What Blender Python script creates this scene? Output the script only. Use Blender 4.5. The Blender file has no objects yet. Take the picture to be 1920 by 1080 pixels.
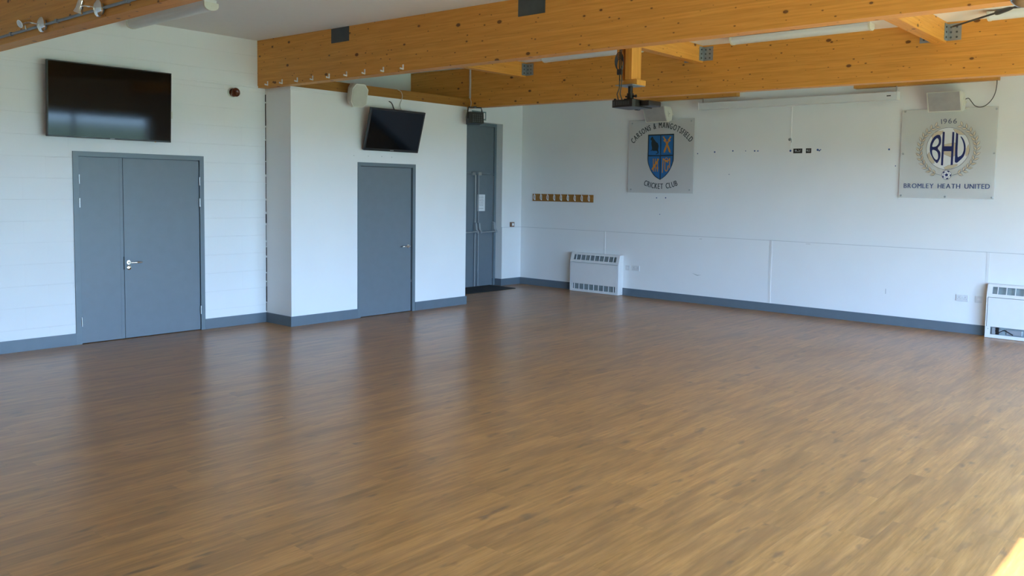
import bpy, bmesh, math, random
from mathutils import Vector, Matrix
random.seed(4)
PI = math.pi
scn = bpy.context.scene
COL = scn.collection
# ---------------------------------------------------------------- camera
def make_camera():
    yaw, pitch, roll = (math.radians(a) for a in (50.0097, -4.0296, 0.9348))
    fw = Vector((math.sin(yaw)*math.cos(pitch), math.cos(yaw)*math.cos(pitch), math.sin(pitch)))
    r = Vector((math.cos(yaw), -math.sin(yaw), 0)); u = r.cross(fw)
    r2 = r*math.cos(roll)+u*math.sin(roll); u2 = -r*math.sin(roll)+u*math.cos(roll)
    cd = bpy.data.cameras.new('camera'); co = bpy.data.objects.new('camera', cd); COL.objects.link(co)
    co.matrix_world = Matrix((( r2.x, u2.x, -fw.x, 0), (r2.y, u2.y, -fw.y, 0), (r2.z, u2.z, -fw.z, 1.7726), (0, 0, 0, 1)))
    cd.sensor_fit = 'HORIZONTAL'; cd.sensor_width = 36.0; cd.lens = 1596.2344/1920*36
    cd.shift_x = (960-1017.037)/1920; cd.shift_y = (467.143-540)/1920
    cd.clip_start = 0.05; cd.clip_end = 300
    scn.camera = co
make_camera()
# ---------------------------------------------------------------- light, sky, exposure
scn.view_settings.view_transform = 'Standard'
scn.view_settings.look = 'None'
scn.view_settings.gamma = 1
scn.view_settings.use_curve_mapping = False
scn.view_settings.exposure = 2.22
try:
    scn.cycles.max_bounces = 14; scn.cycles.diffuse_bounces = 10; scn.cycles.glossy_bounces = 5
    scn.cycles.transparent_max_bounces = 12
    scn.cycles.sample_clamp_indirect = 8
except Exception: pass
def make_world():
    w = bpy.data.worlds.new('sky'); scn.world = w; w.use_nodes = True
    nt = w.node_tree; nt.nodes.clear()
    out = nt.nodes.new('ShaderNodeOutputWorld'); bg = nt.nodes.new('ShaderNodeBackground')
    tc = nt.nodes.new('ShaderNodeTexCoord'); sp = nt.nodes.new('ShaderNodeSeparateXYZ'); cr = nt.nodes.new('ShaderNodeValToRGB')
    nt.links.new(tc.outputs['Generated'], sp.inputs[0]); nt.links.new(sp.outputs['Z'], cr.inputs[0])
    e = cr.color_ramp.elements
    e[0].position = 0.0; e[0].color = (0.42, 0.66, 1.0, 1)
    e[1].position = 0.75; e[1].color = (0.15, 0.34, 0.85, 1)
    m = e.new(0.2); m.color = (0.34, 0.58, 1.0, 1)
    nt.links.new(cr.outputs[0], bg.inputs[0]); bg.inputs[1].default_value = 7.4
    nt.links.new(bg.outputs[0], out.inputs[0])
make_world()
def make_sun():
    l = bpy.data.lights.new('sun', 'SUN'); l.energy = 6.8; l.angle = 0.0093; l.color = (1.0, 0.95, 0.88)
    o = bpy.data.objects.new('sun', l); COL.objects.link(o)
    d = Vector((0.30, 2.06, -2.2))           # light travels this way: in through the glazing
    o.rotation_euler = d.to_track_quat('-Z', 'Y').to_euler(); o.location = (4, -12, 12)
make_sun()
def make_portal():
    l = bpy.data.lights.new('window_daylight', 'AREA'); l.shape = 'RECTANGLE'; l.size = 8.25; l.size_y = 2.1
    l.cycles.is_portal = True
    o = bpy.data.objects.new('window_daylight', l); COL.objects.link(o)
    o.location = (5.555, -1.12, 1.15); o.rotation_euler = (PI/2, 0, 0)   # faces into the room, +y
make_portal()

# ---------------------------------------------------------------- materials
def nodes(name):
    m = bpy.data.materials.new(name); m.use_nodes = True
    nt = m.node_tree; b = nt.nodes['Principled BSDF']
    return m, nt, b
def N(nt, t, **kw):
    n = nt.nodes.new(t)
    for k, v in kw.items(): setattr(n, k, v)
    return n
def L(nt, a, b): nt.links.new(a, b)
def mth(nt, op, a, b=None, c=None):
    n = N(nt, 'ShaderNodeMath', operation=op)
    for i, v in enumerate((a, b, c)):
        if v is None: continue
        if hasattr(v, 'links'): L(nt, v, n.inputs[i])
        else: n.inputs[i].default_value = v
    return n.outputs[0]
def mix(nt, f, a, b, blend='MIX'):
    n = N(nt, 'ShaderNodeMix', data_type='RGBA', blend_type=blend)
    for i, v in ((0, f), (6, a), (7, b)):
        if hasattr(v, 'links'): L(nt, v, n.inputs[i])
        elif i == 0: n.inputs[0].default_value = v
        else: n.inputs[i].default_value = (*v, 1)
    return n.outputs[2]
def ramp(nt, f, stops):
    n = N(nt, 'ShaderNodeValToRGB'); L(nt, f, n.inputs[0]); e = n.color_ramp.elements
    while len(e) < len(stops): e.new(0.5)
    for i, (p, c) in enumerate(stops):
        e[i].position = p; e[i].color = (c, c, c, 1) if isinstance(c, (int, float)) else (*c, 1)
    return n.outputs[0]
def pos(nt): 
    g = N(nt, 'ShaderNodeNewGeometry'); s = N(nt, 'ShaderNodeSeparateXYZ'); L(nt, g.outputs['Position'], s.inputs[0]); return s.outputs
def opos(nt):
    g = N(nt, 'ShaderNodeTexCoord'); s = N(nt, 'ShaderNodeSeparateXYZ'); L(nt, g.outputs['Object'], s.inputs[0]); return s.outputs
def vec(nt, x, y, z):
    n = N(nt, 'ShaderNodeCombineXYZ')
    for i, v in enumerate((x, y, z)):
        if hasattr(v, 'links'): L(nt, v, n.inputs[i])
        else: n.inputs[i].default_value = v
    return n.outputs[0]
def noise(nt, v, scale, detail=3, rough=0.5):
    n = N(nt, 'ShaderNodeTexNoise'); L(nt, v, n.inputs['Vector']); n.inputs['Scale'].default_value = scale
    n.inputs['Detail'].default_value = detail; n.inputs['Roughness'].default_value = rough; return n.outputs[0]
def bump(nt, b, h, strength, dist):
    n = N(nt, 'ShaderNodeBump'); n.inputs['Strength'].default_value = strength; n.inputs['Distance'].default_value = dist
    L(nt, h, n.inputs['Height']); L(nt, n.outputs[0], b.inputs['Normal'])
def plain(name, col, rough=0.5, metal=0.0, var=0.04, spec=0.5):
    m, nt, b = nodes(name)
    p = N(nt, 'ShaderNodeTexCoord'); nz = noise(nt, p.outputs['Object'], 9, 3)
    f = ramp(nt, nz, [(0.3, 0.0), (0.7, 1.0)])
    L(nt, mix(nt, f, tuple(c*(1-var) for c in col), tuple(min(1, c*(1+var)) for c in col)), b.inputs['Base Color'])
    b.inputs['Roughness'].default_value = rough; b.inputs['Metallic'].default_value = metal
    b.inputs['Specular IOR Level'].default_value = spec
    return m
WALLC = (0.79, 0.80, 0.80)
def mat_wall(name, block):
    m, nt, b = nodes(name); s = pos(nt)
    g = N(nt, 'ShaderNodeNewGeometry')
    fine = noise(nt, g.outputs['Position'], 90, 3, 0.6); big = noise(nt, g.outputs['Position'], 1.3, 3)
    col = mix(nt, ramp(nt, big, [(0.3, 0.0), (0.7, 1.0)]), tuple(c*0.975 for c in WALLC), tuple(c*1.01 for c in WALLC))
    if block:
        br = N(nt, 'ShaderNodeTexBrick'); L(nt, vec(nt, mth(nt, 'ADD', s[0], s[1]), s[2], 0), br.inputs['Vector'])
        br.inputs['Scale'].default_value = 1.0; br.inputs['Brick Width'].default_value = 0.45; br.inputs['Row Height'].default_value = 0.2255
        br.inputs['Mortar Size'].default_value = 0.0045; br.inputs['Mortar Smooth'].default_value = 0.6
        wob = noise(nt, g.outputs['Position'], 2.2, 3)
        # vertical joints are nearly filled with paint: only the bed joints read
        row = mth(nt, 'FRACT', mth(nt, 'DIVIDE', s[2], 0.2255))
        bed = mth(nt, 'LESS_THAN', mth(nt, 'ABSOLUTE', mth(nt, 'SUBTRACT', row, 0.5)), 0.46)
        bed = mth(nt, 'SUBTRACT', 1.0, bed)
        jm = mth(nt, 'MULTIPLY', br.outputs['Fac'], mth(nt, 'ADD', mth(nt, 'MULTIPLY', bed, 0.75), 0.25))
        jm = mth(nt, 'MULTIPLY', jm, ramp(nt, wob, [(0.35, 0.25), (0.65, 1.0)]))
        col = mix(nt, mth(nt, 'MULTIPLY', jm, 0.22), col, (0.55, 0.54, 0.53))
        h = mth(nt, 'SUBTRACT', mth(nt, 'MULTIPLY', fine, 0.10), mth(nt, 'MULTIPLY', jm, 1.0))
        bump(nt, b, h, 0.5, 0.003)
    else:
        bump(nt, b, fine, 0.12, 0.002)
    L(nt, col, b.inputs['Base Color']); b.inputs['Roughness'].default_value = 0.55; b.inputs['Specular IOR Level'].default_value = 0.35
    return m
def mat_floor():
    m, nt, b = nodes('oak_plank_floor'); s = pos(nt)
    W, LEN = 0.178, 1.22
    row = mth(nt, 'FLOOR', mth(nt, 'DIVIDE', s[1], W))
    wn = N(nt, 'ShaderNodeTexWhiteNoise', noise_dimensions='1D'); L(nt, row, wn.inputs['W'])
    xo = mth(nt, 'ADD', s[0], mth(nt, 'MULTIPLY', wn.outputs[0], LEN*3.7))
    colu = mth(nt, 'FLOOR', mth(nt, 'DIVIDE', xo, LEN))
    w2 = N(nt, 'ShaderNodeTexWhiteNoise', noise_dimensions='2D'); L(nt, vec(nt, row, colu, 0), w2.inputs['Vector'])
    idv = w2.outputs[0]
    fx = mth(nt, 'FRACT', mth(nt, 'DIVIDE', xo, LEN)); fy = mth(nt, 'FRACT', mth(nt, 'DIVIDE', s[1], W))
    gy = mth(nt, 'MAXIMUM', mth(nt, 'LESS_THAN', fy, 0.012), mth(nt, 'GREATER_THAN', fy, 0.988))
    gx = mth(nt, 'LESS_THAN', fx, 0.003)
    gap = mth(nt, 'MAXIMUM', gy, gx)
    off = mth(nt, 'MULTIPLY', idv, 57.0)
    gv = vec(nt, mth(nt, 'MULTIPLY', xo, 1.1), mth(nt, 'MULTIPLY', s[1], 16.0), off)
    grain = noise(nt, gv, 3.0, 6, 0.66)
    gv2 = vec(nt, mth(nt, 'MULTIPLY', xo, 0.9), mth(nt, 'MULTIPLY', s[1], 7.0), off)
    streak = noise(nt, gv2, 1.6, 3, 0.55)
    gv3 = vec(nt, mth(nt, 'MULTIPLY', xo, 2.6), mth(nt, 'MULTIPLY', s[1], 7.5), off)
    blot = noise(nt, gv3, 1.7, 2, 0.5)
    c = ramp(nt, grain, [(0.26, (0.285, 0.130, 0.035)), (0.50, (0.43, 0.203, 0.058)), (0.76, (0.56, 0.276, 0.088))])
    c = mix(nt, ramp(nt, streak, [(0.34, 0.68), (0.58, 0.0)]), c, (0.25, 0.120, 0.043))
    c = mix(nt, ramp(nt, blot, [(0.63, 0.0), (0.76, 0.65)]), c, (0.13, 0.075, 0.042))
    tone = ramp(nt, idv, [(0.0, 0.92), (1.0, 1.07)])
    c = mix(nt, 1.0, c, tone, 'MULTIPLY')
    c = mix(nt, mth(nt, 'MULTIPLY', gap, 0.16), c, (0.10, 0.062, 0.035))
    L(nt, c, b.inputs['Base Color'])
    g = N(nt, 'ShaderNodeNewGeometry')
    sm = noise(nt, g.outputs['Position'], 0.9, 1)
    L(nt, mth(nt, 'ADD', mth(nt, 'MULTIPLY', sm, 0.08), 0.26), b.inputs['Roughness'])
    b.inputs['Specular IOR Level'].default_value = 0.50
    h = mth(nt, 'SUBTRACT', mth(nt, 'MULTIPLY', grain, 0.3), gap)
    bump(nt, b, h, 0.10, 0.002)
    return m
def mat_timber(name, axis, tint=1.0, knots=True):
    """honey coloured glulam: grain runs along world axis ('x' or 'y' or 'z'), knots are small dark ovals"""
    m, nt, b = nodes(name); s = pos(nt)
    a, p, q = {'x': (s[0], s[1], s[2]), 'y': (s[1], s[0], s[2]), 'z': (s[2], s[0], s[1])}[axis]
    lam = mth(nt, 'FLOOR', mth(nt, 'DIVIDE', q, 0.045)) if axis != 'z' else 0.0
    gv = vec(nt, mth(nt, 'MULTIPLY', a, 0.9), mth(nt, 'MULTIPLY', p, 24.0), mth(nt, 'MULTIPLY', q, 24.0))
    grain = noise(nt, gv, 2.4, 4, 0.6)
    c = ramp(nt, grain, [(0.30, (0.58*tint, 0.250*tint, 0.040*tint)), (0.52, (0.68*tint, 0.305*tint, 0.056*tint)), (0.74, (0.74*tint, 0.35*tint, 0.076*tint))])
    if axis != 'z':
        w = N(nt, 'ShaderNodeTexWhiteNoise', noise_dimensions='1D'); L(nt, lam, w.inputs['W'])
        c = mix(nt, 1.0, c, ramp(nt, w.outputs[0], [(0.0, 0.94), (1.0, 1.05)]), 'MULTIPLY')
        fr = mth(nt, 'FRACT', mth(nt, 'DIVIDE', q, 0.045))
        c = mix(nt, mth(nt, 'MULTIPLY', mth(nt, 'LESS_THAN', fr, 0.035), 0.22), c, (0.30, 0.13, 0.03))
    if knots:
        for sc, thr, dk in ((3.4, 0.060, 1.0), (7.5, 0.052, 0.85)):
            v = N(nt, 'ShaderNodeTexVoronoi', voronoi_dimensions='2D'); v.inputs['Scale'].default_value = sc
            L(nt, vec(nt, mth(nt, 'MULTIPLY', a, 0.72), mth(nt, 'ADD', mth(nt, 'MULTIPLY', p, 1.0), mth(nt, 'MULTIPLY', q, 1.25)), 0), v.inputs['Vector'])
            w = N(nt, 'ShaderNodeTexWhiteNoise', noise_dimensions='3D'); L(nt, v.outputs['Color'], w.inputs['Vector'])
            r = mth(nt, 'MULTIPLY', mth(nt, 'POWER', w.outputs[0], 1.3), thr*1.35)
            d = mth(nt, 'SUBTRACT', r, v.outputs['Distance'])
            k = ramp(nt, mth(nt, 'MULTIPLY', d, 60), [(0.0, 0.0), (0.7, dk)])
            c = mix(nt, k, c, (0.085, 0.035, 0.014))
            halo = ramp(nt, mth(nt, 'ADD', mth(nt, 'MULTIPLY', d, 14), 0.5), [(0.0, 0.0), (0.6, 0.30)])
            c = mix(nt, mth(nt, 'MULTIPLY', halo, mth(nt, 'GREATER_THAN', r, 0.015)), c, (0.34, 0.14, 0.03))
    L(nt, c, b.inputs['Base Color']); b.inputs['Roughness'].default_value = 0.48; b.inputs['Specular IOR Level'].default_value = 0.35
    bump(nt, b, grain, 0.06, 0.002)
    return m
def mat_glass():
    m = bpy.data.materials.new('window_glass'); m.use_nodes = True; nt = m.node_tree; nt.nodes.clear()
    o = N(nt, 'ShaderNodeOutputMaterial'); t = N(nt, 'ShaderNodeBsdfTransparent'); g = N(nt, 'ShaderNodeBsdfGlossy'); x = N(nt, 'ShaderNodeMixShader')
    t.inputs[0].default_value = (0.95, 0.97, 0.96, 1); g.inputs['Roughness'].default_value = 0.02; x.inputs[0].default_value = 0.07
    L(nt, t.outputs[0], x.inputs[1]); L(nt, g.outputs[0], x.inputs[2]); L(nt, x.outputs[0], o.inputs[0]); return m
def mat_acrylic(name, col, alpha):
    m, nt, b = nodes(name)
    b.inputs['Base Color'].default_value = (*col, 1); b.inputs['Roughness'].default_value = 0.22; b.inputs['Alpha'].default_value = alpha
    return m
def mat_grass():
    m, nt, b = nodes('mown_grass'); g = N(nt, 'ShaderNodeNewGeometry')
    n1 = noise(nt, g.outputs['Position'], 0.5, 4)
    L(nt, mix(nt, ramp(nt, n1, [(0.3, 0.0), (0.7, 1.0)]), (0.19, 0.23, 0.085), (0.25, 0.29, 0.11)), b.inputs['Base Color'])
    b.inputs['Roughness'].default_value = 0.9
    return m
M = dict(
    block=mat_wall('painted_blockwork', True), wall=mat_wall('painted_plaster', False),
    ceil=plain('ceiling_white', (0.80, 0.79, 0.785), 0.7, var=0.01),
    floor=mat_floor(), woody=mat_timber('glulam_timber_long', 'y'), woodx=mat_timber('glulam_timber_cross', 'x', 1.0),
    woodz=mat_timber('drop_timber', 'z', 1.02, False), woodr=mat_timber('stained_shaded_rail_timber', 'x', 0.50), woodb=mat_timber('batten_timber', 'y', 0.9),  # rail tint: brown stain plus the lobby-top shade put into the colour
    oak=mat_timber('hook_board_timber', 'y', 0.50, False),
    grey=plain('grey_door_paint', (0.140, 0.172, 0.198), 0.42, var=0.03), skirt=plain('grey_skirting_paint', (0.118, 0.155, 0.185), 0.42, var=0.03),
    frame=plain('grey_frame_paint', (0.135, 0.175, 0.20), 0.4, var=0.02), gap=plain('dark_gap', (0.012, 0.015, 0.018), 0.8),
    steel=plain('brushed_steel', (0.42, 0.42, 0.42), 0.32, 1.0, 0.03), chrome=plain('chrome', (0.80, 0.79, 0.76), 0.08, 1.0, 0.01),
    silver=plain('silver_paint', (0.33, 0.36, 0.38), 0.4, 0.3), galv=plain('galvanised_steel', (0.30, 0.335, 0.37), 0.45, 0.5, 0.08),
    plate=plain('dark_steel_plate', (0.060, 0.070, 0.076), 0.55, 0.0, 0.2), conduit=plain('grey_conduit', (0.24, 0.28, 0.32), 0.45, 0.4, 0.1),
    black=plain('black_plastic', (0.012, 0.012, 0.013), 0.38), screen=plain('tv_glass', (0.004, 0.004, 0.004), 0.06, 0, 0.0, 0.20),
    white=plain('white_plastic', (0.78, 0.78, 0.76), 0.38, var=0.01), cream=plain('cream_plastic', (0.66, 0.66, 0.58), 0.45, var=0.02),
    metalw=plain('white_enamel', (0.74, 0.74, 0.73), 0.32, var=0.01), case=plain('screen_case_enamel', (0.66, 0.67, 0.67), 0.4, var=0.01),
    grille=plain('speaker_grille', (0.36, 0.345, 0.335), 0.6, var=0.08), coil=plain('heater_core', (0.26, 0.31, 0.32), 0.5, 0.0, 0.12),
    diff=plain('light_diffuser', (0.70, 0.73, 0.75), 0.3, var=0.02), brown=plain('alarm_red_brown', (0.12, 0.030, 0.010), 0.35), 
    cable=plain('dark_cable', (0.02, 0.02, 0.025), 0.5), cablew=plain('pale_cable', (0.55, 0.53, 0.48), 0.5),
    glass=mat_glass(), acry=mat_acrylic('frosted_acrylic', (0.64, 0.64, 0.645), 0.82), acry2=mat_acrylic('frosted_acrylic_warm', (0.76, 0.77, 0.76), 0.60),
    navy=plain('navy_vinyl', (0.010, 0.022, 0.13), 0.4, var=0.0), navyt=plain('slate_blue_vinyl', (0.03, 0.06, 0.17), 0.4, var=0.0), 
    ink=plain('dark_green_black_vinyl', (0.010, 0.022, 0.028), 0.4, var=0.0), blue=plain('royal_blue_vinyl', (0.012, 0.13, 0.38), 0.4, var=0.0),
    gold=plain('amber_vinyl', (0.58, 0.24, 0.02), 0.4, var=0.0), tan=plain('tan_vinyl', (0.58, 0.50, 0.37), 0.4, var=0.02), pale=plain('white_vinyl', (0.72, 0.74, 0.76), 0.4, var=0.0),
    line=plain('line_vinyl', (0.06, 0.07, 0.13), 0.4, var=0.0), teal=plain('sign_green', (0.02, 0.12, 0.13), 0.35, var=0.0), paper=plain('paper', (0.78, 0.79, 0.80), 0.7, var=0.01),
    inkgrey=plain('print_grey', (0.25, 0.26, 0.28), 0.7, var=0.0), mat=plain('coir_mat', (0.018, 0.020, 0.020), 0.95, var=0.3), tack=plain('blue_tack', (0.02, 0.07, 0.25), 0.6, var=0.0),
    alu=plain('window_frame_grey', (0.45, 0.46, 0.47), 0.4, 0.2), grass=mat_grass(), mark=plain('scuff_mark', (0.42, 0.43, 0.44), 0.6, var=0.1),
    edge_shade=plain('edge_shade_grey', (0.52, 0.53, 0.54), 0.6), orange=plain('orange_led', (0.9, 0.35, 0.03), 0.4), recess=plain('dark_recess', (0.025, 0.022, 0.02), 0.8, var=0.3),
)

# ---------------------------------------------------------------- geometry helpers
class G:
    """collects shapes in one bmesh"""
    def __init__(s): s.b = bmesh.new(); s.T = Matrix.Identity(4)
    def _add(s, verts, faces):
        vs = [s.b.verts.new(s.T @ Vector(v)) for v in verts]
        for f in faces:
            try: s.b.faces.new([vs[i] for i in f])
            except ValueError: pass
        return vs
    def box(s, x0, x1, y0, y1, z0, z1, bev=0.0):
        x0, x1 = sorted((x0, x1)); y0, y1 = sorted((y0, y1)); z0, z1 = sorted((z0, z1))
        t = bmesh.new()
        bmesh.ops.create_cube(t, size=1)
        for v in t.verts:
            v.co = Vector(((x0+x1)/2+v.co.x*(x1-x0), (y0+y1)/2+v.co.y*(y1-y0), (z0+z1)/2+v.co.z*(z1-z0)))
        if bev: bmesh.ops.bevel(t, geom=t.edges[:], offset=min(bev, (x1-x0)*.45, (y1-y0)*.45, (z1-z0)*.45), segments=2, affect='EDGES', profile=0.5)
        t.verts.index_update()
        s._add([v.co.copy() for v in t.verts], [[v.index for v in f.verts] for f in t.faces]); t.free()
        return s
    def prism(s, pts, a0, a1, axis='z'):
        """polygon extruded along an axis; for axis x: pts=(y,z); y: pts=(x,z); z: pts=(x,y)"""
        P = {'x': lambda p, a: (a, p[0], p[1]), 'y': lambda p, a: (p[0], a, p[1]), 'z': lambda p, a: (p[0], p[1], a)}[axis]
        n = len(pts)
        vs = [P(p, a0) for p in pts]+[P(p, a1) for p in pts]
        t = bmesh.new(); V = [t.verts.new(v) for v in vs]
        t.faces.new(V[:n]); t.faces.new(V[n:][::-1])
        for i in range(n): t.faces.new((V[i], V[i+n], V[(i+1) % n+n], V[(i+1) % n]))
        bmesh.ops.recalc_face_normals(t, faces=t.faces[:])
        if n > 4: bmesh.ops.triangulate(t, faces=[f for f in t.faces if len(f.verts) > 4])
        t.verts.index_update()
        s._add([v.co.copy() for v in t.verts], [[v.index for v in f.verts] for f in t.faces]); t.free()
        return s
    def tube(s, pts, r, seg=10, cap=True):
        pts = [Vector(p) for p in pts]; rings = []; n = len(pts)
        rr = r if isinstance(r, (list, tuple)) else [r]*n
        ref = None
        for i, p in enumerate(pts):
            d = (pts[min(i+1, n-1)]-pts[max(i-1, 0)]).normalized()
            if ref is None:
                ref = Vector((0, 0, 1)) if abs(d.z) < 0.9 else Vector((1, 0, 0))
            a = d.cross(ref)
            if a.length < 1e-5: a = d.cross(Vector((0.3, 1, 0.2)))
            a.normalize(); c = d.cross(a).normalized(); ref = a.cross(d) * 1.0
            rings.append([p+a*(rr[i]*math.cos(t*2*PI/seg))+c*(rr[i]*math.sin(t*2*PI/seg)) for t in range(seg)])
        vs = [v for ring in rings for v in ring]; f = []
        for i in range(n-1):
            for t in range(seg): f.append((i*seg+t, i*seg+(t+1) % seg, (i+1)*seg+(t+1) % seg, (i+1)*seg+t))
        if cap: f.append(tuple(range(seg))[::-1]); f.append(tuple((n-1)*seg+t for t in range(seg)))
        s._add(vs, f); return s
    def lathe(s, prof, c=(0, 0, 0), axis='z', seg=24):
        """prof: list of (r, h) along axis"""
        P = {'x': lambda r, t, h: (c[0]+h, c[1]+r*math.cos(t), c[2]+r*math.sin(t)), 'y': lambda r, t, h: (c[0]+r*math.cos(t), c[1]+h, c[2]+r*math.sin(t)),
             'z': lambda r, t, h: (c[0]+r*math.cos(t), c[1]+r*math.sin(t), c[2]+h)}[axis]
        vs = [P(max(r, 1e-4), t*2*PI/seg, h) for r, h in prof for t in range(seg)]; f = []
        for i in range(len(prof)-1):
            for t in range(seg): f.append((i*seg+t, i*seg+(t+1) % seg, (i+1)*seg+(t+1) % seg, (i+1)*seg+t))
        f.append(tuple(range(seg))); k = (len(prof)-1)*seg; f.append(tuple(k+t for t in range(seg)))
        s._add(vs, f); return s
def sm(pts, n=5):
    """Catmull-Rom through an open 3D path"""
    P = [Vector(p) for p in pts]; P = [P[0]*2-P[1]]+P+[P[-1]*2-P[-2]]; out = []
    for i in range(1, len(P)-2):
        for k in range(n):
            t = k/n; a, b_, c, d = P[i-1:i+3]
            out.append(.5*((2*b_)+(c-a)*t+(2*a-5*b_+4*c-d)*t*t+(3*b_-a-3*c+d)*t**3))
    return out+[P[-2]]
def smc(pts, keep=(), n=4):
    """the same round a closed outline; corners listed in keep stay sharp"""
    N_ = len(pts); out = []
    for i in range(N_):
        p = [Vector(pts[(i+k) % N_]) for k in (-1, 0, 1, 2)]
        if i in keep: p[0] = p[1]*2-p[2]
        if (i+1) % N_ in keep: p[3] = p[2]*2-p[1]
        if i in keep and (i+1) % N_ in keep: out.append(tuple(p[1])); continue
        a, b_, c, d = p
        for k in range(n):
            t = k/n; q = .5*((2*b_)+(c-a)*t+(2*a-5*b_+4*c-d)*t*t+(3*b_-a-3*c+d)*t**3); out.append((q.x, q.y))
    return out
def obj(name, g, m, parent=None, smooth=False, **props):
    b = g.b if isinstance(g, G) else g
    bmesh.ops.recalc_face_normals(b, faces=b.faces[:])
    me = bpy.data.meshes.new(name); b.to_mesh(me); b.free()
    if smooth:
        for p in me.polygons: p.use_smooth = True
        try: me.set_sharp_from_angle(angle=math.radians(38))
        except Exception: pass
    me.materials.append(m)
    o = bpy.data.objects.new(name, me); COL.objects.link(o)
    if parent: o.parent = parent
    for k, v in props.items(): o[k] = v
    return o
def tag(o, label, cat, group=None):
    o['label'] = label; o['category'] = cat
    if group: o['group'] = group
    return o
def thing(name, label, cat, loc=(0, 0, 0), rot=(0, 0, 0), group=None):
    o = bpy.data.objects.new(name, None); COL.objects.link(o); o.empty_display_size = 0.1
    o.location = loc; o.rotation_euler = rot
    return tag(o, label, cat, group)
def struct(name, g, m, parent=None, smooth=False):
    o = obj(name, g, m, parent, smooth)
    if not parent: o['kind'] = 'structure'
    return o
def sroot(name, loc=(0, 0, 0), rot=(0, 0, 0)):
    o = bpy.data.objects.new(name, None); COL.objects.link(o); o.location = loc; o.rotation_euler = rot; o['kind'] = 'structure'
    return o
def dup(root, loc, label):
    r = root.copy(); COL.objects.link(r); r.location = loc; r['label'] = label
    for ch in list(root.children):
        c = ch.copy(); COL.objects.link(c); c.parent = r
        for g in list(ch.children):
            d = g.copy(); COL.objects.link(d); d.parent = c
    return r
ON_A = (PI/2, 0, 0)            # local x along the left wall, y up, z out into the room
ON_B = (PI/2, 0, -PI/2)        # the same on the right hand wall
# the room, metres
YA, YP, YC, XB = 9.766, 9.206, 10.532, 11.917
XP, XE = 6.10, 9.155
ZC = 3.62; ZB = 2.988
zc = lambda y: 3.475+.0105*y        # the ceiling rises gently away from the windows
zb2 = lambda y: 2.935+.005*y
X0, X1, X2 = 2.803, 5.991, 9.20
YF, XL = -1.20, -2.2

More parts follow.
